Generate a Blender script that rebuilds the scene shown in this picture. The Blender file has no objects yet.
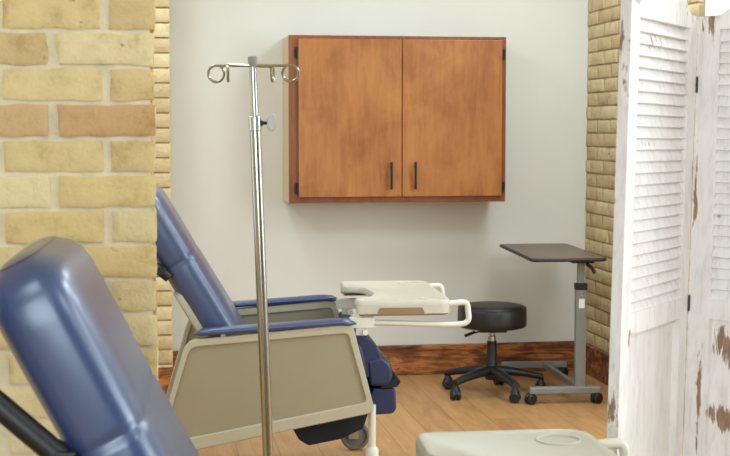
import bpy, bmesh, math, random
from mathutils import Vector, Matrix, noise as mnoise
random.seed(7)
SC = bpy.context.scene
COL = SC.collection
PI = math.pi

# ------------------------------------------------------------------ helpers
def lin(c):
    return tuple(((v/255)/12.92 if v/255 <= .04045 else ((v/255+.055)/1.055)**2.4) for v in c) + (1.0,)

def new_mat(name):
    m = bpy.data.materials.new(name); m.use_nodes = True
    nt = m.node_tree
    return m, nt, nt.nodes['Principled BSDF']

def N(nt, t, **kw):
    n = nt.nodes.new(t)
    for k, v in kw.items():
        if k.startswith('i_'):
            n.inputs[k[2:].replace('_', ' ')].default_value = v
        else:
            setattr(n, k, v)
    return n

def ramp(nt, stops, src):
    r = nt.nodes.new('ShaderNodeValToRGB')
    e = r.color_ramp.elements
    while len(e) < len(stops): e.new(.5)
    for i, (p, c) in enumerate(stops):
        e[i].position = p; e[i].color = c
    nt.links.new(src, r.inputs['Fac'])
    return r

def plain(name, c, rough=.5, metal=0, var=.06, scale=6, bump=0, bscale=60, spec=.5, coat=0):
    """a base colour with a faint procedural mottling and optional fine bump"""
    m, nt, b = new_mat(name)
    tc = N(nt, 'ShaderNodeTexCoord')
    no = N(nt, 'ShaderNodeTexNoise', i_Scale=scale, i_Detail=4.0)
    nt.links.new(tc.outputs['Object'], no.inputs['Vector'])
    l = lin(c)
    lo = tuple(v*(1-var) for v in l[:3])+(1,); hi = tuple(min(1, v*(1+var)) for v in l[:3])+(1,)
    r = ramp(nt, [(.3, lo), (.7, hi)], no.outputs['Fac'])
    nt.links.new(r.outputs['Color'], b.inputs['Base Color'])
    b.inputs['Roughness'].default_value = rough
    b.inputs['Metallic'].default_value = metal
    b.inputs['Specular IOR Level'].default_value = spec
    b.inputs['Coat Weight'].default_value = coat
    b.inputs['Coat Roughness'].default_value = .25
    if bump:
        n2 = N(nt, 'ShaderNodeTexNoise', i_Scale=bscale, i_Detail=3.0)
        nt.links.new(tc.outputs['Object'], n2.inputs['Vector'])
        bp = N(nt, 'ShaderNodeBump', i_Strength=bump, i_Distance=.004)
        nt.links.new(n2.outputs['Fac'], bp.inputs['Height'])
        nt.links.new(bp.outputs['Normal'], b.inputs['Normal'])
    return m

def wood(name, stops, scale=(14, 14, 1.2), blotch=2.2, rough=.45, mixb=.5, rot=(0, 0, 0), detail=6, dist=1.0, coat=0):
    """grain noise stretched along one axis, mixed with soft blotches"""
    m, nt, b = new_mat(name)
    tc = N(nt, 'ShaderNodeTexCoord')
    mp = N(nt, 'ShaderNodeMapping'); mp.inputs['Scale'].default_value = scale; mp.inputs['Rotation'].default_value = rot
    nt.links.new(tc.outputs['Object'], mp.inputs['Vector'])
    g = N(nt, 'ShaderNodeTexNoise', i_Scale=3.0, i_Detail=float(detail), i_Roughness=.65, i_Distortion=dist)
    nt.links.new(mp.outputs['Vector'], g.inputs['Vector'])
    bl = N(nt, 'ShaderNodeTexNoise', i_Scale=blotch, i_Detail=5.0, i_Roughness=.6, i_Distortion=.8)
    nt.links.new(tc.outputs['Object'], bl.inputs['Vector'])
    mx = N(nt, 'ShaderNodeMix', data_type='FLOAT'); mx.inputs[0].default_value = mixb
    nt.links.new(g.outputs['Fac'], mx.inputs[2]); nt.links.new(bl.outputs['Fac'], mx.inputs[3])
    r = ramp(nt, [(p, lin(c)) for p, c in stops], mx.outputs[0])
    nt.links.new(r.outputs['Color'], b.inputs['Base Color'])
    b.inputs['Roughness'].default_value = rough
    b.inputs['Coat Weight'].default_value = coat
    bp = N(nt, 'ShaderNodeBump', i_Strength=.12, i_Distance=.003)
    nt.links.new(g.outputs['Fac'], bp.inputs['Height']); nt.links.new(bp.outputs['Normal'], b.inputs['Normal'])
    return m

def finish(ob, bevel=0, seg=2, smooth=35, subsurf=0):
    me = ob.data
    for p in me.polygons: p.use_smooth = True
    me.set_sharp_from_angle(angle=math.radians(smooth))
    if bevel:
        md = ob.modifiers.new('bevel', 'BEVEL'); md.width = bevel; md.segments = seg; md.limit_method = 'ANGLE'; md.angle_limit = math.radians(40)
        md.harden_normals = True
    if subsurf:
        md = ob.modifiers.new('sub', 'SUBSURF'); md.levels = subsurf; md.render_levels = subsurf
    return ob

def obj(name, bm, mat, parent=None, bevel=0, seg=2, smooth=35, subsurf=0, loc=None, kind=None):
    bmesh.ops.recalc_face_normals(bm, faces=bm.faces[:])
    me = bpy.data.meshes.new(name); bm.to_mesh(me); bm.free()
    for m in (mat if isinstance(mat, (list, tuple)) else [mat]): me.materials.append(m)
    o = bpy.data.objects.new(name, me); COL.objects.link(o)
    if parent: o.parent = parent
    if loc: o.location = loc
    if kind: o['kind'] = kind
    return finish(o, bevel, seg, smooth, subsurf)

def thing(name, label, cat, loc, rotz=0, group=None):
    o = bpy.data.objects.new(name, None); COL.objects.link(o)
    o.empty_display_size = .05
    o.location = loc; o.rotation_euler = (0, 0, rotz)
    o['label'] = label; o['category'] = cat
    if group: o['group'] = group
    return o

def BM(): return bmesh.new()

def box(bm, x0, x1, y0, y1, z0, z1, M=None):
    vs = [bm.verts.new((x, y, z)) for x in (x0, x1) for y in (y0, y1) for z in (z0, z1)]
    for f in ((0, 1, 3, 2), (4, 6, 7, 5), (0, 4, 5, 1), (2, 3, 7, 6), (0, 2, 6, 4), (1, 5, 7, 3)):
        bm.faces.new([vs[i] for i in f])
    if M: bmesh.ops.transform(bm, matrix=M, verts=vs)
    return vs

def round_poly(pts, r, n=5):
    """fillet a closed 2-D polygon; r is a number or one radius per corner"""
    out = []; k = len(pts)
    for i in range(k):
        p = Vector(pts[i]); a = Vector(pts[i-1]); c = Vector(pts[(i+1) % k])
        rr = r[i] if isinstance(r, (list, tuple)) else r
        if rr <= 0: out.append(tuple(p)); continue
        u = (a-p).normalized(); w = (c-p).normalized()
        ang = u.angle(w)
        d = min(rr/math.tan(ang/2), (a-p).length*.49, (c-p).length*.49)
        s, e = p+u*d, p+w*d
        for j in range(n+1):
            t = j/n
            out.append(tuple((1-t)**2*s + 2*t*(1-t)*p + t*t*e))
    return out

def prism(bm, pts, d0, d1, axis='y'):
    """extrude a 2-D outline: axis y -> points are (x, z); axis z -> points are (x, y)"""
    mk = (lambda p, d: (p[0], d, p[1])) if axis == 'y' else ((lambda p, d: (p[0], p[1], d)) if axis == 'z' else (lambda p, d: (d, p[0], p[1])))
    a = [bm.verts.new(mk(p, d0)) for p in pts]; b = [bm.verts.new(mk(p, d1)) for p in pts]
    bm.faces.new(a); bm.faces.new(b[::-1])
    for i in range(len(pts)):
        j = (i+1) % len(pts)
        bm.faces.new((a[i], a[j], b[j], b[i]))
    return a+b

def path_fillet(pts, r, n=6):
    out = [Vector(pts[0])]
    for i in range(1, len(pts)-1):
        p = Vector(pts[i]); u = Vector(pts[i-1])-p; w = Vector(pts[i+1])-p
        d = min(r, u.length*.49, w.length*.49)
        s, e = p+u.normalized()*d, p+w.normalized()*d
        for j in range(n+1):
            t = j/n; out.append((1-t)**2*s+2*t*(1-t)*p+t*t*e)
    out.append(Vector(pts[-1]))
    return out

def tube(bm, pts, r, seg=12, caps=True, flat=1.0, r1=None):
    pts = [Vector(p) for p in pts]; n = len(pts); rings = []
    T = [((pts[min(i+1, n-1)]-pts[max(i-1, 0)]).normalized()) for i in range(n)]
    up = Vector((0, 0, 1)) if abs(T[0].z) < .9 else Vector((1, 0, 0))
    X = T[0].cross(up).normalized()
    for i in range(n):
        X = (X - T[i]*X.dot(T[i])).normalized(); Y = T[i].cross(X)
        rr = r if r1 is None else r+(r1-r)*i/(n-1)
        rings.append([bm.verts.new(pts[i]+rr*(math.cos(2*PI*k/seg)*X+flat*math.sin(2*PI*k/seg)*Y)) for k in range(seg)])
    for i in range(n-1):
        for k in range(seg):
            bm.faces.new((rings[i][k], rings[i][(k+1) % seg], rings[i+1][(k+1) % seg], rings[i+1][k]))
    if caps:
        bm.faces.new(rings[0][::-1]); bm.faces.new(rings[-1])

def lathe(bm, prof, seg=48, M=None):
    rings = []
    for r, z in prof:
        if r < 1e-6: rings.append([bm.verts.new((0, 0, z))])
        else: rings.append([bm.verts.new((r*math.cos(2*PI*k/seg), r*math.sin(2*PI*k/seg), z)) for k in range(seg)])
    for a, b in zip(rings, rings[1:]):
        for k in range(seg):
            k2 = (k+1) % seg
            if len(a) == 1 and len(b) == 1: continue
            if len(a) == 1: bm.faces.new((a[0], b[k2], b[k]))
            elif len(b) == 1: bm.faces.new((a[k], a[k2], b[0]))
            else: bm.faces.new((a[k], a[k2], b[k2], b[k]))
    vs = [v for g in rings for v in g]
    if M: bmesh.ops.transform(bm, matrix=M, verts=vs)

def loft(bm, rings):
    R = [[bm.verts.new(p) for p in g] for g in rings]; n = len(R[0])
    for a, b in zip(R, R[1:]):
        for k in range(n): bm.faces.new((a[k], a[(k+1) % n], b[(k+1) % n], b[k]))
    bm.faces.new(R[0][::-1]); bm.faces.new(R[-1])

def copy_tree(o, parent=None):
    c = o.copy(); COL.objects.link(c)
    if parent: c.parent = parent
    for ch in list(o.children): copy_tree(ch, c)
    return c

# ------------------------------------------------------------------ camera
FOC = 1430.0
PITCH = math.atan(103/FOC)
cd = bpy.data.cameras.new('camera'); cam = bpy.data.objects.new('camera', cd); COL.objects.link(cam)
cam.location = (0, 0, 1.35); cam.rotation_euler = (PI/2-PITCH, 0, 0)
cd.sensor_width = 36; cd.lens = FOC/730*36; cd.clip_start = .05
cd.dof.use_dof = True; cd.dof.focus_distance = 4.9; cd.dof.aperture_fstop = 10
SC.camera = cam

# ------------------------------------------------------------------ room frame (turned 9 degrees to the lens)
W = math.radians(9)
CX, CY = 1.223, 7.839
U = Vector((math.cos(W), math.sin(W), 0)); V = Vector((-math.sin(W), math.cos(W), 0))
C0 = Vector((CX, CY, 0))
def R(s, t, z): return C0+U*s+V*t+Vector((0, 0, z))
def room_st(x, y):
    d = Vector((x, y, 0))-C0
    return d.dot(U), d.dot(V)
RM = Matrix.Translation(C0) @ Matrix.Rotation(W, 4, 'Z')
def structure(name, bm, mat, bevel=0):
    o = obj(name, bm, mat, None, bevel, kind='structure'); o.matrix_world = RM
    return o

CEIL = 2.75
S0, S1, T0 = -5.2, 2.4, -9.6

# ------------------------------------------------------------------ materials
M_wall = plain('wall_paint', (223, 221, 213), rough=.72, var=.015, scale=3, bump=.05, bscale=180, spec=.3)
M_ceil = plain('ceiling_paint', (235, 233, 228), rough=.9, var=.01)

M_dim = plain('brown_contrast_wall', (120, 104, 86), rough=.8, var=.05)  # unseen walls; the dark tone is added to give chrome reflections contrast

def floor_mat():
    m, nt, b = new_mat('laminate_floor')
    tc = N(nt, 'ShaderNodeTexCoord')
    mp = N(nt, 'ShaderNodeMapping'); nt.links.new(tc.outputs['Object'], mp.inputs['Vector'])
    mp.inputs['Rotation'].default_value = (0, 0, math.radians(90))
    br = N(nt, 'ShaderNodeTexBrick', offset=.37, offset_frequency=2)
    br.inputs['Scale'].default_value = 1; br.inputs['Brick Width'].default_value = 1.22; br.inputs['Row Height'].default_value = .17
    br.inputs['Mortar Size'].default_value = .0012; br.inputs['Mortar Smooth'].default_value = .3
    br.inputs['Color1'].default_value = (.25, .25, .25, 1); br.inputs['Color2'].default_value = (.75, .75, .75, 1); br.inputs['Mortar'].default_value = (0, 0, 0, 1)
    nt.links.new(mp.outputs['Vector'], br.inputs['Vector'])
    mp2 = N(nt, 'ShaderNodeMapping'); mp2.inputs['Scale'].default_value = (14, 1.6, 1); nt.links.new(tc.outputs['Object'], mp2.inputs['Vector'])
    ofs = N(nt, 'ShaderNodeVectorMath', operation='SCALE'); ofs.inputs['Scale'].default_value = 9
    nt.links.new(br.outputs['Color'], ofs.inputs[0])
    ad = N(nt, 'ShaderNodeVectorMath', operation='ADD'); nt.links.new(mp2.outputs['Vector'], ad.inputs[0]); nt.links.new(ofs.outputs[0], ad.inputs[1])
    g = N(nt, 'ShaderNodeTexNoise', i_Scale=1.6, i_Detail=7.0, i_Roughness=.62, i_Distortion=.9)
    nt.links.new(ad.outputs[0], g.inputs['Vector'])
    mx = N(nt, 'ShaderNodeMix', data_type='FLOAT'); mx.inputs[0].default_value = .22
    nt.links.new(g.outputs['Fac'], mx.inputs[2]); nt.links.new(br.outputs['Color'], mx.inputs[3])
    r = ramp(nt, [(.22, lin((140, 96, 55))), (.48, lin((178, 130, 80))), (.8, lin((200, 155, 102)))], mx.outputs[0])
    seam = N(nt, 'ShaderNodeMix', data_type='RGBA', blend_type='MIX')
    nt.links.new(br.outputs['Fac'], seam.inputs['Factor']); nt.links.new(r.outputs['Color'], seam.inputs[6]); seam.inputs[7].default_value = lin((92, 58, 34))
    nt.links.new(seam.outputs[2], b.inputs['Base Color'])
    b.inputs['Roughness'].default_value = .42
    bp = N(nt, 'ShaderNodeBump', i_Strength=.1, i_Distance=.002); nt.links.new(g.outputs['Fac'], bp.inputs['Height']); nt.links.new(bp.outputs['Normal'], b.inputs['Normal'])
    return m
M_floor = floor_mat()
M_base = wood('rough_sawn_baseboard', [(.34, (38, 20, 12)), (.44, (92, 50, 26)), (.51, (140, 82, 42)), (.58, (196, 126, 68)), (.66, (110, 62, 32)), (.8, (60, 32, 18))], scale=(.75, 4, 6), blotch=4, rough=.4, mixb=.35, dist=2.2)
M_mortar = plain('mortar', (226, 210, 180), rough=.95, var=.1, scale=22, bump=.6, bscale=90, spec=.1)

def brick_mat(name):
    m, nt, b = new_mat(name)
    tc = N(nt, 'ShaderNodeTexCoord'); at = N(nt, 'ShaderNodeAttribute', attribute_name='tone')
    n1 = N(nt, 'ShaderNodeTexNoise', i_Scale=14.0, i_Detail=7.0, i_Roughness=.68); nt.links.new(tc.outputs['Object'], n1.inputs['Vector'])
    r = ramp(nt, [(.27, (.68, .61, .50, 1)), (.44, (.96, .95, .93, 1)), (.56, (1.02, 1.02, 1.02, 1)), (.75, (1.04, 1.06, 1.12, 1))], n1.outputs['Fac'])
    mu = N(nt, 'ShaderNodeMix', data_type='RGBA', blend_type='MULTIPLY'); mu.inputs['Factor'].default_value = 1
    nt.links.new(at.outputs['Color'], mu.inputs[6]); nt.links.new(r.outputs['Color'], mu.inputs[7])
    vo = N(nt, 'ShaderNodeTexNoise', i_Scale=42.0, i_Detail=3.0); nt.links.new(tc.outputs['Object'], vo.inputs['Vector'])
    pit = ramp(nt, [(.22, (.42, .33, .22, 1)), (.31, (1, 1, 1, 1))], vo.outputs['Fac'])
    mu2 = N(nt, 'ShaderNodeMix', data_type='RGBA', blend_type='MULTIPLY'); mu2.inputs['Factor'].default_value = .8
    nt.links.new(mu.outputs[2], mu2.inputs[6]); nt.links.new(pit.outputs['Color'], mu2.inputs[7])
    nt.links.new(mu2.outputs[2], b.inputs['Base Color'])
    b.inputs['Roughness'].default_value = .88; b.inputs['Specular IOR Level'].default_value = .2
    n2 = N(nt, 'ShaderNodeTexNoise', i_Scale=55.0, i_Detail=6.0, i_Roughness=.7); nt.links.new(tc.outputs['Object'], n2.inputs['Vector'])
    bp = N(nt, 'ShaderNodeBump', i_Strength=.75, i_Distance=.006); nt.links.new(n2.outputs['Fac'], bp.inputs['Height']); nt.links.new(bp.outputs['Normal'], b.inputs['Normal'])
    return m
M_mortar2 = plain('dull_mortar', (160, 142, 108), rough=.95, var=.12, scale=22, bump=.5, bscale=90, spec=.1)
M_brick = brick_mat('yellow_stock_brick')

# ------------------------------------------------------------------ brickwork
YEL = [(229, 206, 152), (225, 200, 144), (232, 212, 164), (222, 196, 138), (227, 204, 154), (218, 190, 138)]
BEI = [(214, 192, 148), (210, 186, 142), (218, 198, 156), (206, 180, 136), (212, 188, 150), (203, 179, 137)]
TAN = [(208, 170, 122), (203, 164, 116), (213, 178, 130)]
def brick_faces(bm, lay, fr, z0, courses, pitch, a0, a1, length, joint, bed, align, tanp=.1, nx=9, nz=5, rough=.0025, flip=0, jit=1.0, tans=None, pale=False):
    """fr(a, z, d) -> point of the face; courses of bricks from a0 to a1 with alternate bond measured back from 'align'"""
    half = (length-joint)/2
    for c in range(courses):
        zb = z0+c*pitch; zt = zb+pitch-bed
        a = align; first = ((c+flip) % 2 == 0)
        segs = []
        L = half if first else length
        while a > a0:
            segs.append((max(a-L, a0), a)); a -= L+joint; L = length
        for (l, r) in segs:
            if r-l < .012: continue
            r = min(r, a1)
            jl = [random.uniform(-.003, .003)*jit for _ in range(4)]
            col = random.choice(TAN) if random.random() < tanp else random.choice(BEI if pale else YEL)
            if tans and c in tans: col = random.choice(TAN)
            k = random.uniform(.93, 1.05)
            tone = tuple(v*k for v in lin(col)[:3])+(1,)
            proud = random.uniform(-.002, .003); sd = random.uniform(0, 90)
            m = max(4, int(nx*(r-l)/length+1.5))
            G = []
            for j in range(nz+1):
                row = []
                for i in range(m+1):
                    u = 0 if i == 0 else 1 if i == m else (.004+(r-l-.008)*(i-1)/(m-2))/(r-l); w = 0 if j == 0 else 1 if j == nz else (.004+(zt-zb-.008)*(j-1)/(nz-2))/(zt-zb)
                    aa = l+(r-l)*u; zz = zb+(zt-zb)*w
                    edge = (i in (0, m)) or (j in (0, nz))
                    aa += mnoise.noise((aa*30, zz*30, sd))*(.0028*jit if edge else .002)+(jl[0]*(1-w) if i == 0 and l > a0+.001 else 0)
                    zz += mnoise.noise((aa*22+7, zz*22, sd+3))*(.0026*jit if edge else .0015)
                    d = proud+mnoise.noise((aa*18, zz*18, sd+9))*rough-(.0022 if edge else 0)
                    row.append(bm.verts.new(fr(aa, zz, d)))
                G.append(row)
            fs = []
            for j in range(nz):
                for i in range(m): fs.append(bm.faces.new((G[j][i], G[j][i+1], G[j+1][i+1], G[j+1][i])))
            loop = G[0]+[G[j][m] for j in range(1, nz+1)]+G[nz][m-1::-1]+[G[j][0] for j in range(nz-1, 0, -1)]
            inv = [bm.verts.new(v.co-(fr(0, 0, 1)-fr(0, 0, 0))*.022) for v in loop]
            for i in range(len(loop)):
                j = (i+1) % len(loop); fs.append(bm.faces.new((loop[i], inv[i], inv[j], loop[j])))
            for f in fs:
                f.material_index = 1
                for lp in f.loops: lp[lay] = tone

def brick_wall(name, core, faces, mortar=None):
    bm = BM(); lay = bm.loops.layers.float_color.new('tone')
    for c in core: box(bm, *c)
    for f in bm.faces:
        for lp in f.loops: lp[lay] = (1, 1, 1, 1)
    for kw in faces: brick_faces(bm, lay, **kw)
    o = obj(name, bm, [mortar or M_mortar, M_brick], kind='structure', smooth=50)
    o.matrix_world = RM
    return o

# front pillar, its front right edge seen at the left of the picture
ps, pt = room_st(-.440, 3.0)
mort = .0075
def pil_front(a, z, d): return Vector((ps+a, pt-d, z))
def pil_side(a, z, d): return Vector((ps+d, pt-a, z))      # a runs from -depth to 0
brick_wall('wall_left_front', [(ps-1.5, ps-.008, pt+.0075, pt+.42, 0, CEIL)], [
    dict(fr=pil_front, z0=-.0013, courses=37, pitch=.0738, a0=-1.5, a1=0, length=.199, joint=.0195, bed=.0095, align=0, tanp=0, nx=14, nz=6, flip=1, tans=(18,), jit=1.7),
    dict(fr=pil_side, z0=-.0013, courses=37, pitch=.0738, a0=-.42, a1=-.012, length=.199, joint=.012, bed=.0095, align=-.012, nx=8, nz=4)])

# rear brick pier at the left end of the back wall
qs, qt = room_st(-.957, 7.05)
def pier_front(a, z, d): return Vector((qs+a, qt-d, z))
def pier_side(a, z, d): return Vector((qs+d, qt-a, z))
brick_wall('wall_left_rear', [(qs-1.3, qs-.006, qt+.006, 0, 0, CEIL)], [
    dict(fr=pier_front, z0=.02, courses=37, pitch=.0733, a0=-.7, a1=0, length=.2, joint=.01, bed=.009, align=0, tanp=0, jit=.5, pale=True, nx=6, nz=4),
    dict(fr=pier_side, z0=.02, courses=37, pitch=.0733, a0=-(-qt), a1=-.01, length=.2, joint=.01, bed=.009, align=-.01, tanp=0, jit=.5, pale=True, nx=6, nz=4)], M_mortar2)

# brick-faced side wall at the right of the cabinet wall
RWL = 1.56
def rw(a, z, d): return Vector((-d-.012, -RWL-a, z))        # a runs from -RWL (corner) to 0 (free end)
brick_wall('wall_right', [(-.008, .02, -RWL, 0, 0, CEIL)], [
    dict(fr=rw, z0=.012, courses=38, pitch=.0722, a0=-RWL, a1=0, length=.2, joint=.014, bed=.009, align=0, tanp=.0, nx=7, nz=4, rough=.004, jit=.8, pale=True)], M_mortar2)
b = BM(); box(b, .02, .3, -RWL, 0, 0, CEIL); structure('wall_right_return', b, M_wall)

b = BM(); box(b, qs-.02, S1, 0, .15, 0, CEIL); structure('wall_back', b, M_wall)
b = BM(); box(b, S0, qs-1.3, 0, .15, 0, CEIL); structure('wall_back_left', b, M_wall)
b = BM(); box(b, S0-.15, S1+.15, T0-.15, .15, -.12, 0); structure('floor', b, M_floor)
b = BM(); box(b, S0-.15, S1+.15, T0-.15, .15, CEIL, CEIL+.12); structure('ceiling', b, M_ceil)
b = BM(); box(b, S0-.15, S0, T0, .15, 0, CEIL); structure('wall_left', b, M_dim)
b = BM(); box(b, S1, S1+.15, T0, .15, 0, CEIL); structure('wall_right_outer', b, M_wall)
b = BM(); box(b, S0-.15, S1+.15, T0-.15, T0, 0, CEIL); structure('wall_front', b, M_dim)

# rough-sawn baseboards
b = BM(); box(b, qs+.012, -.03, -.022, -.0005, 0, .163); structure('baseboard_back', b, M_base, .004)
b = BM(); box(b, -.042, -.02, -RWL, -.022, 0, .16); structure('baseboard_right', b, M_base, .004)
b = BM(); box(b, qs-.7, qs+.014, qt-.022, qt-.004, 0, .15); structure('baseboard_left', b, M_base, .004)

# ------------------------------------------------------------------ wall cabinet
M_door = wood('stained_maple', [(.25, (112, 60, 24)), (.42, (148, 87, 37)), (.54, (168, 105, 49)), (.72, (184, 123, 63))], scale=(9, 9, 1.1), blotch=3.2, rough=.38, mixb=.55, coat=.12)
M_frame = wood('reddish_cabinet_wood', [(.25, (88, 44, 20)), (.5, (128, 70, 33)), (.75, (152, 90, 45))], scale=(9, 9, 1.2), blotch=3, rough=.35, mixb=.4, coat=.15)
M_side = wood('lit_cabinet_end', [(.25, (200, 168, 122)), (.6, (220, 190, 146)), (.8, (228, 202, 160))], scale=(9, 9, 1), blotch=2, rough=.3, mixb=.4)  # light falling on the left end is put into this paler colour
M_black = plain('black_metal', (22, 21, 20), rough=.4, var=.1)
ca, cb_, cz0, cz1, cdp = -1.679, -.55, .953, 1.803, .32
cab = thing('wall_cabinet', 'stained maple two-door wall cabinet with black bar handles hung on white wall', 'cabinet', R((ca+cb_)/2, 0, cz0), W)
hw = (cb_-ca)/2; H = cz1-cz0; fd = -cdp
b = BM()
box(b, -hw, -hw+.018, fd+.02, 0, 0, H); obj('end_panel', b, M_side, cab, .002)
b = BM()
box(b, hw-.018, hw, fd+.02, 0, 0, H)
box(b, -hw+.018, hw-.018, fd+.02, 0, 0, .018); box(b, -hw+.018, hw-.018, fd+.02, 0, H-.018, H); box(b, -hw+.018, hw-.018, -.012, 0, .018, H-.018)
box(b, -hw+.018, hw-.018, fd+.04, -.012, H*.5, H*.5+.018)
obj('carcass', b, M_frame, cab, .002)
b = BM()
box(b, -hw, -hw+.055, fd, fd+.02, 0, H); box(b, hw-.055, hw, fd, fd+.02, 0, H)
box(b, -hw+.055, hw-.055, fd, fd+.02, 0, .05); box(b, -hw+.055, hw-.055, fd, fd+.02, H-.05, H)
box(b, -.03, .03, fd, fd+.02, .05, H-.05)
obj('face_frame', b, M_frame, cab, .002)
dz0, dz1 = .030, H-.018
for (x0, x1, hx, gx) in ((-1.632-(ca+cb_)/2, -1.1015-(ca+cb_)/2, -1.159-(ca+cb_)/2, -hw+.026), (-1.0975-(ca+cb_)/2, -.574-(ca+cb_)/2, -1.034-(ca+cb_)/2, hw-.016)):
    b = BM(); box(b, x0, x1, fd-.02, fd-.001, dz0, dz1)
    d = obj('door', b, M_door, cab, .003)
    b = BM()
    tube(b, [(hx, fd-.05, .068), (hx, fd-.05, .208)], .0065, 10)
    for zz in (.085, .19): tube(b, [(hx, fd-.02, zz), (hx, fd-.05, zz)], .005, 8)
    obj('handle', b, M_black, d)
    for zz in (.075, H-.09):
        b = BM()
        tube(b, [(gx+(0.017 if gx < 0 else -.006), fd-.012, zz-.03), (gx+(.017 if gx < 0 else -.006), fd-.012, zz+.03)], .006, 8)
        box(b, gx+.002, gx+.012, fd-.004, fd, zz-.026, zz+.026)
        obj('hinge', b, M_black, d)

# ------------------------------------------------------------------ recliner chairs
M_vinyl = plain('blue_vinyl', (47, 66, 106), rough=.34, var=.05, scale=9, bump=.05, bscale=320, spec=.7, coat=.6)
M_navy = plain('navy_vinyl', (32, 45, 80), rough=.4, var=.05, bump=.06, bscale=300)
M_dark = plain('dark_underside_fabric', (24, 26, 36), rough=.8, var=.1)
M_beige = plain('beige_plastic', (180, 172, 150), rough=.45, var=.02)
M_taupe = plain('taupe_plastic_panel', (152, 141, 116), rough=.5, var=.02, bump=.05, bscale=200)
M_cream = plain('cream_powder_coat', (214, 211, 198), rough=.38, var=.02)
M_tray = plain('pale_tray_plastic', (190, 185, 168), rough=.42, var=.015)
M_tray2 = plain('tan_tray_underside', (138, 112, 80), rough=.6, var=.05)
M_blackpl = plain('black_plastic', (24, 24, 25), rough=.45, var=.1)
M_rubber = plain('grey_rubber', (110, 104, 92), rough=.7, var=.08)
M_steel = plain('brushed_steel', (190, 190, 186), rough=.3, metal=1, var=.05)
OX, OY = -.30, .38     # chair centre measured from the near armrest tip

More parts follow.
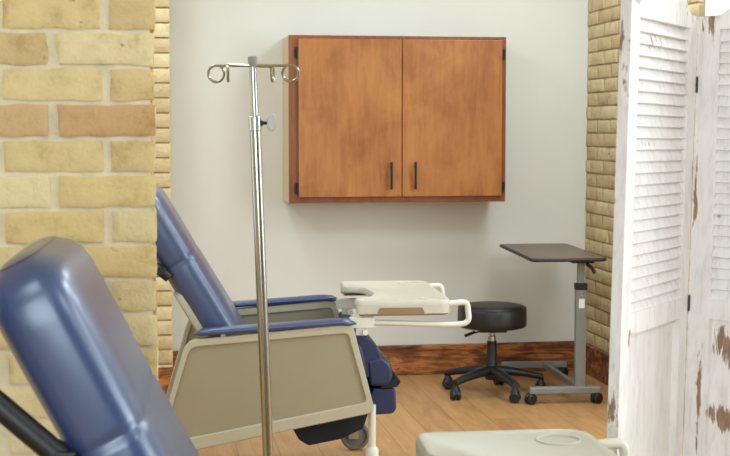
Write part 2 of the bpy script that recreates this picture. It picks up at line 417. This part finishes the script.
def make_recliner(label, loc, rot, group):
    t = thing('recliner_chair', label, 'recliner', loc, rot, group)
    def P(name, bm, mat, parent=t, **k):
        bmesh.ops.translate(bm, verts=bm.verts[:], vec=(-OX, -OY, 0))
        return obj(name, bm, mat, parent, **k)
    outer = [(-.600, .590), (-.725, .165), (.074, .317), (-.008, .640)]
    inner = [(-.588, .564), (-.690, .222), (.044, .355), (-.025, .606)]
    for y0, y1 in ((0, .045), (.715, .76)):
        out = round_poly(outer, [.07, .03, .03, .025], 6); inn = round_poly(inner, [.045, .02, .02, .02], 6)
        b = BM(); n = len(out)
        va = [[b.verts.new((p[0], y, p[1])) for p in pts] for pts, y in ((out, y0), (inn, y0), (inn, y0+.008), (inn, y1-.008), (inn, y1), (out, y1))]
        for i in range(n):
            j = (i+1) % n
            for A, B in ((0, 1), (1, 2), (3, 4), (4, 5), (5, 0)):
                b.faces.new((va[A][i], va[A][j], va[B][j], va[B][i]))
        fr = P('side_frame', b, M_beige, bevel=.005, seg=3)
        b = BM(); prism(b, [(p[0], p[1]) for p in inn], y0+.009, y1-.009)
        P('side_panel', b, M_taupe, fr)
        yc = (y0+y1)/2
        # armrest pad on two short posts
        b = BM()
        pad = []
        for i in range(21):
            u = i/20; x = -.575+.583*u; z = .614+.036*u-.012*max(0, (u-.86)/.14)**2-.006*max(0, (.1-u)/.1)**2
            e = min(1, u/.05, (1-u)/.05); e = math.sqrt(max(.04, 1-(1-e)**2))
            ring = []
            for k in range(16):
                a = 2*PI*k/16; cx_, sx_ = math.cos(a), math.sin(a)
                ring.append((x, yc+.034*e*math.copysign(abs(cx_)**.6, cx_), z+.0125*e*math.copysign(abs(sx_)**.7, sx_)))
            pad.append(ring)
        loft(b, pad)
        arm = P('armrest', b, M_vinyl, smooth=60)
        for x in (-.47, -.10):
            b = BM()
            zt = .614+.036*(x+.575)/.583
            box(b, x-.008, x+.008, yc-.014, yc+.014, zt-.045, zt-.008)
            P('armrest_post', b, M_cream, arm, bevel=.002)
    # seat and its under-frame
    b = BM(); prism(b, round_poly([(-.46, .40), (-.46, .52), (.03, .56), (.055, .44)], .03, 5), .055, .705)
    P('seat', b, M_navy, bevel=.012, seg=3)
    b = BM()
    tube(b, [(-.62, .04, .235), (-.62, .72, .235)], .014); tube(b, [(-.02, .04, .34), (-.02, .72, .34)], .014)
    tube(b, [(-.62, .2, .235), (-.02, .2, .34)], .012); tube(b, [(-.62, .56, .235), (-.02, .56, .34)], .012)
    P('under_frame', b, M_cream)
    # reclined backrest: lofted cushion with a pinched seam at the head section
    D = Vector((-.51, 0, .86)).normalized(); Nn = Vector((-D.z, 0, D.x))          # Nn points to the rear
    if Nn.x > 0: Nn = -Nn
    base = Vector((-.338, 0, .50)); L = .761
    yc = .38; rings = []
    steps = [0, .01, .03, .07, .12, .2, .28, .36, .40, .43, .440, .447, .453, .46, .47, .52, .6, .65, .69, .715, .735, .755, .753, .758, .7602, .761]
    for s in steps:
        c = base+D*s
        if s > L-.075:
            q = (s-(L-.075))/.075; e = math.sqrt(max(0.0, 1-q*q))
        else: e, q = 1, 0
        if s < .03: e = .75+.25*s/.03
        pinch = 1-.035*math.exp(-((s-.450)/.007)**2)
        bulge = 1+.03*math.sin(min(1, max(0, s/.47))*PI)+.02*math.sin(min(1, max(0, (s-.47)/.31))*PI)
        wth = (.262 if s < .47 else .262+.004*math.sin((s-.47)/.315*PI))*(.55+.45*e if s > .1 else e)*(.4+.6*pinch)
        th = .071*pinch*bulge*(.12+.88*e)
        shift = -.012*q
        ring = []
        for k in range(40):
            a = 2*PI*k/40; ca_, sa_ = math.cos(a), math.sin(a)
            yy = yc+wth*math.copysign(abs(ca_)**.36, ca_)
            nn = th*math.copysign(abs(sa_)**.56, sa_)
            p = c+Nn*(.070+nn)
            ring.append((p.x, yy, p.z))
        rings.append(ring)
    b = BM(); loft(b, rings)
    back = P('backrest', b, M_vinyl, smooth=70)
    # beige moulded shell behind the cushion
    b = BM()
    sh = []
    for s, w_ in ((-.02, .245), (.0, .25), (.15, .25), (.30, .25), (.345, .246), (.36, .23)):
        c = base+D*s
        ring = []
        for (yy, nn) in ((-w_, .112), (-w_-.004, .124), (-w_, .140), (-w_+.02, .146), (w_-.02, .146), (w_, .140), (w_+.004, .124), (w_, .112)):
            p = c+Nn*nn; ring.append((p.x, yc+yy, p.z))
        sh.append(ring)
    loft(b, sh); P('back_shell', b, M_beige, smooth=50)
    # black push handles behind the shell
    for y in (.125,):
        b = BM()
        c = base+D*.445+Nn*.135
        tube(b, [(c.x+.02, y, c.z-.014), (c.x-.30, y, c.z+.245)], .019, 14)
        P('push_handle', b, M_blackpl)
    b = BM()
    c = base+D*.455+Nn*.132
    box(b, c.x-.02, c.x+.012, .105, .50, c.z-.014, c.z+.016); P('handle_bracket', b, M_blackpl, bevel=.004)
    # leg rest: calf pad, foot pad, strap, hanging flap
    b = BM(); prism(b, round_poly([(.0, .600), (.036, .592), (.088, .548), (.108, .50), (.10, .44), (.0, .42)], [.02, .03, .04, .03, .01, .01], 5), .075, .685)
    P('seat_front', b, M_navy, bevel=.012, seg=3)
    b = BM(); prism(b, round_poly([(.050, .499), (.108, .510), (.143, .475), (.147, .425), (.124, .398), (.06, .399)], [.02, .03, .03, .03, .025, .02], 5), .07, .69)
    P('calf_pad', b, M_navy, bevel=.016, seg=4)
    b = BM(); prism(b, round_poly([(.078, .388), (.160, .388), (.164, .306), (.150, .290), (.06, .286), (.05, .34)], [.015, .018, .03, .02, .02, .02], 4), .10, .66)
    P('foot_pad', b, M_navy, bevel=.010, seg=3)
    b = BM(); prism(b, round_poly([(.10, .386), (.165, .392), (.178, .412), (.165, .428), (.11, .40)], .008, 3), .09, .67)
    P('strap', b, M_dark, bevel=.003)
    b = BM(); prism(b, round_poly([(-.235, .27), (-.195, .200), (-.160, .178), (-.045, .199), (.040, .236), (.062, .30), (.04, .36), (-.2, .33)], [.01, .02, .02, .05, .02, .01, .01, .01], 4), .10, .66)
    P('leg_flap', b, M_dark, bevel=.008, seg=3)
    # legs and casters
    for (x, y, zt) in ((.066, .035, .34), (.066, .745, .34), (-.66, .035, .20), (-.66, .745, .20)):
        b = BM(); tube(b, [(x, y, .135), (x, y, zt)], .0135, 14)
        lathe(b, [(.0, .135), (.024, .135), (.024, .175), (.018, .185), (0, .185)], 16, Matrix.Translation((x, y, 0)))
        leg = P('leg', b, M_cream)
        b = BM()
        yo = y+(.05 if y > .3 else -.02)
        MM = Matrix.Translation((x+.012, yo, .061)) @ Matrix.Rotation(PI/2, 4, 'X')
        lathe(b, [(0, -.008), (.012, -.012), (.018, -.008), (.044, -.008), (.048, -.016), (.056, -.015), (.061, -.008), (.061, .008), (.056, .015), (.048, .016), (.044, .008), (.018, .008), (.012, .012), (0, .008)], 32, MM)
        P('caster_wheel', b, M_rubber, leg)
        b = BM()
        for sy in (-1, 1):
            box(b, x-.016, x+.024, yo+sy*.022-.002, yo+sy*.022+.002, .05, .145)
        box(b, x-.016, x+.024, min(y, yo)-.024, max(y, yo)+.024, .130, .137)
        P('caster_fork', b, M_steel, leg, bevel=.002)
    # over-lap tray with belly cut-out, hollow skirt and cup ring
    tr = bpy.data.objects.new('tray', None); COL.objects.link(tr); tr.parent = t; tr.location = (.17-OX, .36-OY, .676)
    out = round_poly([(-.165, -.335), (.186, -.335), (.186, .335), (-.165, .335), (-.172, .13), (-.095, .085), (-.075, -.09), (-.10, -.20), (-.160, -.235)],
                     [.035, .05, .07, .045, .05, .05, .08, .05, .03], 6)
    n = len(out)
    def inset(d):
        r = []
        for i in range(n):
            p = Vector(out[i]); a = Vector(out[i-1]); c = Vector(out[(i+1) % n])
            tn = (c-a).normalized(); r.append(tuple(p+Vector((-tn.y, tn.x))*d))
        return r
    i1, i2, i3, i4 = inset(.006), inset(.016), inset(.022), inset(.012)
    b = BM()
    lv = [(out, .021), (out, .025), (out, .034), (i1, .0425), (i2, .0435), (i3, .0405)]
    rr = [[b.verts.new((p[0], p[1], z)) for p in pts] for pts, z in lv]
    for A, B in zip(rr, rr[1:]):
        for k in range(n): b.faces.new((A[k], A[(k+1) % n], B[(k+1) % n], B[k]))
    b.faces.new(rr[-1]); b.faces.new(rr[0][::-1])
    top = obj('tray_top', b, M_tray, tr, smooth=40)
    sk = round_poly([(-.163, -.3345), (.1855, -.3345), (.1855, .3345), (-.163, .3345), (-.160, .300), (-.01, .300), (-.01, -.300), (-.160, -.300)], [.035, .048, .068, .035, .01, .03, .03, .01], 6)
    b = BM(); prism(b, sk, -.006, .0215, 'z'); obj('tray_skirt', b, M_tray, tr, .001)
    b = BM(); prism(b, [(p[0]*.95+.003, p[1]*.975) for p in sk], -.013, -.006, 'z'); obj('tray_underside', b, M_tray2, tr, .002)
    b = BM(); prism(b, round_poly([(-.088, -.008), (-.078, .017), (.078, .017), (.088, -.008)], .008, 3), -.3365, -.331); obj('grip_notch_shade', b, M_tray2, tr)  # flat darker plate; the notch's shade is put into its colour
    for (rx, ry, r0) in ((.105, .235, .042), (.11, -.27, .03)):
        b = BM()
        tube(b, [(rx+r0*math.cos(2*PI*k/40), ry+r0*math.sin(2*PI*k/40), .0412) for k in range(41)], .0022, 6, False)
        obj('cup_ring', b, M_tray, tr)
    for y in (.052, .60):
        b = BM()
        yy = y-.36; fx = 0 if y < .3 else .008
        tube(b, path_fillet([(.12, yy, .020), (.215-fx, yy, .030), (.246-fx, yy, .030), (.255-fx, yy, -.045), (.20, yy, -.052), (-.155, yy, -.036)], .036, 8), .0105, 14)
        rl = obj('rail', b, M_cream, tr)
        b = BM()
        box(b, -.185, -.095, yy-.014, yy+.014, -.058, -.018)
        prism(b, round_poly([(-.165, -.085), (-.125, -.085), (-.13, -.05), (-.16, -.05)], .006, 3), yy-.01, yy+.01)
        tube(b, [(-.13, yy-.03, -.072), (-.13, yy+.012, -.072)], .011, 14)
        obj('rail_clamp', b, M_cream, rl, .003)
    return t

PHI = math.radians(6)
def chair_loc(tx, ty, ang):
    c, s = math.cos(ang), math.sin(ang)
    return (tx+c*OX-s*OY, ty+s*OX+c*OY, 0)
far = make_recliner('reclined blue vinyl chair with taupe side panel, standing in full view behind the drip pole', chair_loc(-.036, 5.08, PHI), PHI, 'blue clinical recliners')
near = copy_tree(far)
PH2 = math.radians(7)
near.location = chair_loc(.224, 2.09, PH2); near.rotation_euler = (0, 0, PH2)
near['label'] = 'blurred close-up blue vinyl recliner before the brick pillar, its black push handle showing'
for ch in near.children:
    if ch.name.startswith('tray'): ch.location.x -= .045; ch.location.y += .035; ch.location.z += .022
    if ch.name.split('.')[0] in ('backrest', 'back_shell', 'push_handle', 'handle_bracket'):
        q = Vector((-.338-OX, 0, .50)); ry = math.radians(3.5)
        ch.rotation_euler = (0, ry, 0); ch.location = q-Matrix.Rotation(ry, 3, 'Y') @ q

# ------------------------------------------------------------------ drip stand
M_chrome = plain('chrome', (176, 172, 162), rough=.2, metal=1, var=.03)
M_greycap = plain('grey_plastic', (140, 138, 132), rough=.5, var=.05)
M_knob = plain('pale_grey_knob', (176, 176, 174), rough=.35, var=.05)
LEAN = -.0345/1.013
pole = thing('drip_stand', 'tall chrome intravenous drip pole with looped hooks and grey knob', 'drip stand', (-.230, 3.6, 0), 0)
def pl(z, dx=0, dy=0): return (LEAN*z+dx, dy, z)
b = BM(); tube(b, [pl(.06), pl(1.345)], .0138, 24); obj('outer_tube', b, M_chrome, pole)
b = BM(); tube(b, [pl(1.345), pl(1.50)], .0092, 20); obj('inner_tube', b, M_chrome, pole)
b = BM(); tube(b, [pl(1.495), pl(1.522)], .0118, 20); obj('cap', b, M_greycap, pole, .003)
b = BM(); tube(b, [pl(1.335), pl(1.372)], .0158, 24); col_ = obj('collar', b, M_steel, pole, .002)
b = BM()
tube(b, [pl(1.355, .012), pl(1.355, .034)], .0045, 10)
lathe(b, [(0, 0), (.006, 0), (.0075, .004), (.006, .006), (0, .006)], 12, Matrix.Translation(pl(1.355, .014)) @ Matrix.Rotation(PI/2, 4, 'Y'))
obj('screw', b, M_black, col_)
b = BM(); prism(b, round_poly([(.030, -.010), (.030, .010), (.040, .024), (.050, .020), (.051, -.012), (.042, -.024)], .006, 4), -.007, .007)
bmesh.ops.translate(b, verts=b.verts[:], vec=pl(1.355)); obj('knob', b, M_knob, col_, .003)
# ram-horn hooks
hz = 1.496
def horn(ang, ln, loop, twist=0.0):
    d0 = Vector((math.cos(ang), math.sin(ang), 0)); d1 = Vector((math.cos(ang+twist), math.sin(ang+twist), 0))
    pts = [d0*(ln*i/3*.85)+Vector((0, 0, .002)) for i in range(4)]
    for i in range(29):
        a = PI/2-(i/28)*PI*1.8
        pts.append(d0*ln+d1*(loop*math.cos(a))+Vector((0, 0, loop*math.sin(a)-loop+.003)))
    b = BM(); tube(b, [Vector(pl(hz))+p for p in pts], .0034, 8)
    obj('hook', b, M_chrome, pole)
horn(math.radians(-8), .096, .0205); horn(math.radians(172), .094, .0205)
horn(math.radians(62), .094, .019, math.radians(22)); horn(math.radians(-122), .102, .021, math.radians(38))
b = BM(); lathe(b, [(0, .06), (.045, .06), (.045, .085), (.03, .105), (0, .105)], 24); hub = obj('base_hub', b, M_chrome, pole)
for k in range(5):
    a = 2*PI*k/5+.3; c, s = math.cos(a), math.sin(a)
    b = BM(); tube(b, [(.02*c, .02*s, .08), (.15*c, .15*s, .078), (.25*c, .25*s, .068)], .011, 10, r1=.009); lg = obj('leg', b, M_chrome, pole)
    b = BM(); MM = Matrix.Translation((.25*c, .25*s, .027)) @ Matrix.Rotation(a, 4, 'Z') @ Matrix.Rotation(PI/2, 4, 'X')
    lathe(b, [(0, -.011), (.022, -.011), (.027, -.006), (.027, .006), (.022, .011), (0, .011)], 24, MM)
    tube(b, [(.25*c, .25*s, .05), (.25*c, .25*s, .068)], .006, 8); obj('caster', b, M_blackpl, lg)

# ------------------------------------------------------------------ stool
M_blackvin = plain('black_vinyl', (27, 27, 28), rough=.42, var=.08, bump=.08, bscale=260)
st = thing('rolling_stool', 'round black padded stool on five-star caster base by the overbed table', 'stool', (.637, 7.12, 0), 0)
sr = .172; zb, zt = .340, .452
b = BM(); lathe(b, [(0, zb), (sr-.02, zb), (sr-.006, zb+.004), (sr, zb+.014), (sr+.001, zb+.04), (sr, zt-.026), (sr-.004, zt-.013), (sr-.014, zt-.004), (sr-.03, zt), (sr*.6, zt+.003), (0, zt+.004)], 72)
seat = obj('seat', b, M_blackvin, st, smooth=60)
b = BM(); pts = [((sr-.003)*math.cos(2*PI*k/72), (sr-.003)*math.sin(2*PI*k/72), zt-.013) for k in range(73)]; tube(b, pts, .0028, 6, False); obj('piping', b, M_blackvin, seat)
b = BM(); box(b, -.07, .07, -.06, .06, zb-.022, zb); obj('seat_plate', b, M_blackpl, st, .006)
b = BM(); tube(b, [(-.02, 0, zb-.016), (-.08, -.01, zb-.026), (-.115, -.015, zb-.038)], .004, 8); tube(b, [(-.085, -.011, zb-.024), (-.138, -.018, zb-.044)], .0105, 10, flat=.7); obj('lever', b, M_blackpl, st)
b = BM(); tube(b, [(0, 0, .24), (0, 0, zb-.02)], .014, 20); obj('gas_piston', b, M_chrome, st)
b = BM(); tube(b, [(0, 0, .265), (0, 0, .295)], .020, 20); obj('chrome_sleeve', b, M_steel, st, .003)
b = BM(); lathe(b, [(0, .075), (.03, .075), (.036, .09), (.036, .12), (.028, .135), (.024, .27), (0, .27)], 24); obj('column_cover', b, M_blackpl, st, smooth=30)
for k in range(5):
    a = math.radians(-68+72*k); c, s = math.cos(a), math.sin(a)
    b = BM(); rings = []
    for q in range(9):
        u = q/8; r_ = .015+.245*u; z = .122-.014*u-.024*u*u; w_ = .033-.010*u; h_ = .026-.010*u
        rings.append([(r_*c-w_*math.cos(2*PI*j/12)*s, r_*s+w_*math.cos(2*PI*j/12)*c, z+h_*math.sin(2*PI*j/12)) for j in range(12)])
    loft(b, rings); lg = obj('leg', b, M_blackpl, st, smooth=60)
    b = BM()
    rot = random.uniform(0, 6.28)
    for dd in (-.014, .014):
        MM = Matrix.Translation((.25*c, .25*s, .026)) @ Matrix.Rotation(a+rot*.3, 4, 'Z') @ Matrix.Translation((0, dd, 0)) @ Matrix.Rotation(PI/2, 4, 'X')
        lathe(b, [(0, -.010), (.022, -.010), (.026, -.006), (.026, .006), (.022, .010), (0, .010)], 24, MM)
    lathe(b, [(0, .03), (.024, .03), (.022, .055), (.014, .066), (.008, .09), (0, .09)], 16, Matrix.Translation((.25*c, .25*s, 0)))
    obj('caster', b, M_blackpl, lg)

# ------------------------------------------------------------------ overbed table
M_top = wood('dark_laminate', [(.3, (88, 68, 56)), (.6, (106, 84, 70)), (.8, (118, 96, 80))], scale=(10, 1.2, 10), blotch=3, rough=.38, mixb=.3)
M_edge = plain('dark_edge_band', (40, 31, 27), rough=.5)
M_grey = plain('silver_grey_paint', (140, 141, 140), rough=.42, metal=.35, var=.03)
M_white = plain('white_label', (236, 236, 232), rough=.6, var=.01)
ot = thing('overbed_table', 'wheeled overbed table with dark wood-look top and grey column', 'table', (.940, 7.23, 0), math.radians(5))
b = BM(); pts = round_poly([(-.18, -.425), (.18, -.425), (.18, .425), (-.18, .425)], .03, 5); prism(b, pts, .698, .7145, 'z')
tt = obj('tabletop', b, M_top, ot, .003)
b = BM(); tube(b, [(p[0], p[1], .706) for p in pts+[pts[0]]], .0085, 8, False); obj('edge_band', b, M_edge, tt)
cx_, cy_ = .078, -.335
b = BM(); box(b, cx_-.026, cx_+.026, cy_-.018, cy_+.018, .065, .555); obj('column', b, M_grey, ot, .004)
b = BM(); box(b, cx_-.029, cx_+.029, cy_-.022, cy_+.022, .553, .585); obj('column_collar', b, M_blackpl, ot, .004)
b = BM(); box(b, cx_-.017, cx_+.017, cy_-.012, cy_+.012, .585, .687); obj('inner_mast', b, M_grey, ot, .002)
b = BM(); box(b, cx_-.05, cx_+.06, cy_-.03, .25, .684, .6985); obj('top_bracket', b, M_black, ot, .002)
b = BM(); tube(b, [(cx_+.02, cy_-.03, .683), (cx_+.045, cy_-.04, .660), (cx_+.058, cy_-.042, .638)], .019, 10, flat=.45); obj('release_lever', b, M_blackpl, ot)
b = BM(); box(b, cx_-.012, cx_+.016, cy_-.0192, cy_-.0178, .465, .51); obj('label_sticker', b, M_white, ot)
b = BM()
for zz in (.527, .543):
    MM = Matrix.Translation((cx_, cy_-.018, zz)) @ Matrix.Rotation(PI/2, 4, 'X'); lathe(b, [(0, 0), (.004, 0), (.003, .003), (0, .003)], 10, MM)
obj('rivet', b, M_steel, ot)
b = BM(); box(b, -.175, .175, -.375, -.33, .050, .082); obj('front_foot_bar', b, M_grey, ot, .004)
b = BM(); box(b, -.175, .175, .355, .40, .052, .083); obj('rear_foot_bar', b, M_grey, ot, .004)
b = BM()
p0, p1 = Vector((cx_, -.33, .068)), Vector((.055, .355, .068)); d_ = (p1-p0).normalized(); sd_ = Vector((d_.y, -d_.x, 0))*.013
vs = []
for p in (p0, p1):
    for k in (-1, 1):
        for z in (.054, .083): vs.append(b.verts.new((p.x+sd_.x*k, p.y+sd_.y*k, z)))
for f in ((0, 1, 3, 2), (4, 6, 7, 5), (0, 4, 5, 1), (2, 3, 7, 6), (0, 2, 6, 4), (1, 5, 7, 3)): b.faces.new([vs[i] for i in f])
obj('spine_bar', b, M_grey, ot, .004)
for (x, y) in ((-.165, -.355), (.16, -.355), (-.165, .378), (.16, .378)):
    b = BM()
    for dd in (-.012, .012):
        MM = Matrix.Translation((x-.005, y-.012, .0265)) @ Matrix.Rotation(.5, 4, 'Z') @ Matrix.Translation((0, dd, 0)) @ Matrix.Rotation(PI/2, 4, 'X')
        lathe(b, [(0, -.009), (.021, -.009), (.0265, -.005), (.0265, .005), (.021, .009), (0, .009)], 24, MM)
    lathe(b, [(0, .02), (.022, .022), (.022, .04), (.012, .053), (0, .053)], 16, Matrix.Translation((x, y, 0)))
    obj('caster', b, M_blackpl, ot)

# ------------------------------------------------------------------ folding screen
def distressed(name, spots, amount=.0):
    m, nt, b_ = new_mat(name)
    tc = N(nt, 'ShaderNodeTexCoord')
    mp = N(nt, 'ShaderNodeMapping'); mp.inputs['Scale'].default_value = (16, 16, 3.2); nt.links.new(tc.outputs['Object'], mp.inputs['Vector'])
    g = N(nt, 'ShaderNodeTexNoise', i_Scale=3.0, i_Detail=7.0, i_Roughness=.7, i_Distortion=.6); nt.links.new(mp.outputs['Vector'], g.inputs['Vector'])
    white = ramp(nt, [(.3, lin((216, 210, 207))), (.5, lin((236, 231, 229))), (.75, lin((243, 239, 238)))], g.outputs['Fac'])
    br = ramp(nt, [(.3, lin((120, 90, 68))), (.7, lin((172, 142, 116)))], g.outputs['Fac'])
    last = None
    for (p, r, amp) in spots:
        sb = N(nt, 'ShaderNodeVectorMath', operation='SUBTRACT'); nt.links.new(tc.outputs['Object'], sb.inputs[0]); sb.inputs[1].default_value = p
        sc_ = N(nt, 'ShaderNodeVectorMath', operation='DIVIDE'); nt.links.new(sb.outputs[0], sc_.inputs[0]); sc_.inputs[1].default_value = r
        ln = N(nt, 'ShaderNodeVectorMath', operation='LENGTH'); nt.links.new(sc_.outputs[0], ln.inputs[0])
        mr = N(nt, 'ShaderNodeMapRange'); mr.inputs[1].default_value = 0; mr.inputs[2].default_value = 1.6; mr.inputs[3].default_value = amp; mr.inputs[4].default_value = 0
        nt.links.new(ln.outputs['Value'], mr.inputs[0])
        if last is None: last = mr.outputs[0]
        else:
            mxn = N(nt, 'ShaderNodeMath', operation='MAXIMUM'); nt.links.new(last, mxn.inputs[0]); nt.links.new(mr.outputs[0], mxn.inputs[1]); last = mxn.outputs[0]
    n2 = N(nt, 'ShaderNodeTexNoise', i_Scale=2.4, i_Detail=8.0, i_Roughness=.72, i_Distortion=.4); nt.links.new(mp.outputs['Vector'], n2.inputs['Vector'])
    ad = N(nt, 'ShaderNodeMath', operation='ADD'); nt.links.new(n2.outputs['Fac'], ad.inputs[0])
    if last is not None: nt.links.new(last, ad.inputs[1])
    else: ad.inputs[1].default_value = 0
    mk = ramp(nt, [(.655-amount, (0, 0, 0, 1)), (.70-amount, (1, 1, 1, 1))], ad.outputs[0])
    mx = N(nt, 'ShaderNodeMix', data_type='RGBA'); nt.links.new(mk.outputs['Color'], mx.inputs['Factor'])
    nt.links.new(white.outputs['Color'], mx.inputs[6]); nt.links.new(br.outputs['Color'], mx.inputs[7])
    nt.links.new(mx.outputs[2], b_.inputs['Base Color'])
    b_.inputs['Roughness'].default_value = .62
    bp = N(nt, 'ShaderNodeBump', i_Strength=.2, i_Distance=.003); nt.links.new(g.outputs['Fac'], bp.inputs['Height']); nt.links.new(bp.outputs['Normal'], b_.inputs['Normal'])
    return m
PW, PT = .46, .024
M_p1 = distressed('chipped_white_paint', [((.06, 0, .88), (.022, .1, .018), .3), ((.46, 0, 1.22), (.012, .1, .05), .22), ((0, 0, 1.52), (.008, .1, .12), .18), ((.42, 0, 1.60), (.05, .1, .03), .2), ((0, 0, .62), (.004, .1, .25), .2), ((.2, 0, 1.52), (.1, .1, .02), .13), ((.15, 0, 1.30), (.06, .1, .012), .14), ((.25, 0, 1.0), (.1, .1, .012), .12)], .0)
M_p2 = distressed('worn_white_paint', [((.098, 0, .815), (.045, .1, .05), .3), ((.088, 0, .652), (.032, .1, .03), .3), ((.008, 0, 1.2), (.008, .1, .10), .2), ((.03, 0, 1.58), (.02, .1, .05), .2), ((.035, 0, .70), (.008, .1, .18), .22)], .0)
def arch_top(w):
    """scalloped upper edge of a panel: low shoulders and a raised centre"""
    pts = []
    for i in range(33):
        u = i/32; v = min(u, 1-u)*w
        if v < .048: z = 1.598
        elif v < .125: q = (v-.048)/.077; z = 1.598+.052*(q*q*(3-2*q))
        else: z = 1.652+.02*math.sin((v-.125)/(w/2-.125)*PI/2)
        pts.append((u*w, z))
    return pts
SLATZ0, SLATZ1 = .936, 1.567
def screen_panel(parent, origin, ang, mat):
    st_, y0, y1 = .055, 0, PT
    b = BM()
    at_ = arch_top(PW)
    box(b, 0, st_, y0, y1, 0, 1.598); box(b, PW-st_, PW, y0, y1, 0, 1.598)
    rail = [p for p in at_]
    prism(b, [(st_, SLATZ1), (PW-st_, SLATZ1), (PW-st_, 1.59), (PW, 1.5979)]+rail[::-1][0:33]+[(0, 1.5979), (st_, 1.59)], y0, y1)
    box(b, st_, PW-st_, y0, y1, .889, SLATZ0); box(b, st_, PW-st_, y0, y1, .09, .15)
    p = obj('screen_panel', b, mat, parent, .0025)
    p.location = origin; p.rotation_euler = (0, 0, ang)
    b = BM()
    pitch = (SLATZ1-SLATZ0)/25
    for k in range(25):
        zc = SLATZ0+pitch*(k+.5)
        MM = Matrix.Translation((0, PT/2, zc)) @ Matrix.Rotation(math.radians(-21), 4, 'X')
        box(b, st_-.004, PW-st_+.004, -.0028, .0028, -.0178, .0178, MM)
    s_ = obj('louvre_slats', b, mat, p, .001)
    b = BM(); box(b, st_-.004, PW-st_+.004, .017, .021, .148, .8855); obj('infill_board', b, mat, p)
    return p
A1 = Vector((.5265, 3.0, 0)); H1 = Vector((.7515, 3.39, 0))
ang1 = math.atan2(H1.y-A1.y, H1.x-A1.x)
H2d = math.radians(-40)
end = H1+Vector((math.cos(H2d), math.sin(H2d), 0))*PW
scr = thing('folding_screen', 'distressed white louvered wooden folding screen, hinged in a zigzag', 'folding screen', (end.x, end.y, 0), 0)
piv = Vector((end.x, end.y, 0))
def sp(v): return v-piv
# the panels show their face to the lens: local y points away from it
def place(origin, ang, mat): return screen_panel(scr, sp(origin), ang, mat)
pa = place(H1-Vector((math.cos(ang1), math.sin(ang1), 0))*PW, ang1, M_p1)
pb = place(H1+Vector((.0015, 0, 0)), H2d, M_p2)
for z in (.920, 1.438, .25):
    b = BM(); o_ = sp(H1)+Vector((.002, -.004, 0))
    tube(b, [o_+Vector((0, 0, z-.019)), o_+Vector((0, 0, z+.019))], .0024, 8); obj('hinge', b, M_black, scr)
scr.rotation_euler = (0, math.radians(1.15), 0)

# ------------------------------------------------------------------ light: fluorescent panels in the ceiling
def panel_light(s, t, power, sx=.6, sy=1.2, col=(.785, .95, 1.02)):
    l = bpy.data.lights.new('ceiling_panel_light', 'AREA'); l.shape = 'RECTANGLE'; l.size = sx; l.size_y = sy; l.energy = power; l.color = col
    o = bpy.data.objects.new('ceiling_panel_light', l); COL.objects.link(o)
    o.location = R(s, t, CEIL-.01); o.rotation_euler = (0, 0, W)
for (s, t, p) in ((-3.6, -1.4, 20), (-2.5, -1.4, 22), (-.5, -1.4, 27), (1.3, -1.8, 40), (-3.4, -3.6, 30), (-.1, -3.5, 42), (-3.4, -6.7, 18), (.1, -6.6, 28), (1.5, -4.3, 30)):  # last panel is added to brighten the lower right of the back wall
    panel_light(s, t, p)
# unseen daylight from behind and left; right area light added to brighten the screen
for (s, t, z, az, p, sx, sy) in ((-3.0, T0+.03, 1.65, 0, 125, 2.6, 1.8), (S0+.03, -3.2, 1.5, -PI/2, 26, 2.8, 1.6), (S1-.03, -5.6, 1.5, PI/2, 120, 2.6, 1.6)):
    l = bpy.data.lights.new('daylight_and_fill', 'AREA'); l.shape = 'RECTANGLE'; l.size = sx; l.size_y = sy; l.energy = p; l.color = (.785, .95, 1.02)
    o = bpy.data.objects.new('daylight_and_fill', l); COL.objects.link(o)
    o.location = R(s, t, z); o.rotation_euler = (PI/2, 0, W+az)
w = bpy.data.worlds.new('world'); SC.world = w; w.use_nodes = True
w.node_tree.nodes['Background'].inputs[0].default_value = (.9, .95, 1, 1); w.node_tree.nodes['Background'].inputs[1].default_value = .3

vs_ = SC.view_settings
vs_.view_transform = 'Standard'; vs_.look = 'None'; vs_.gamma = 1; vs_.use_curve_mapping = False
vs_.exposure = -0.1
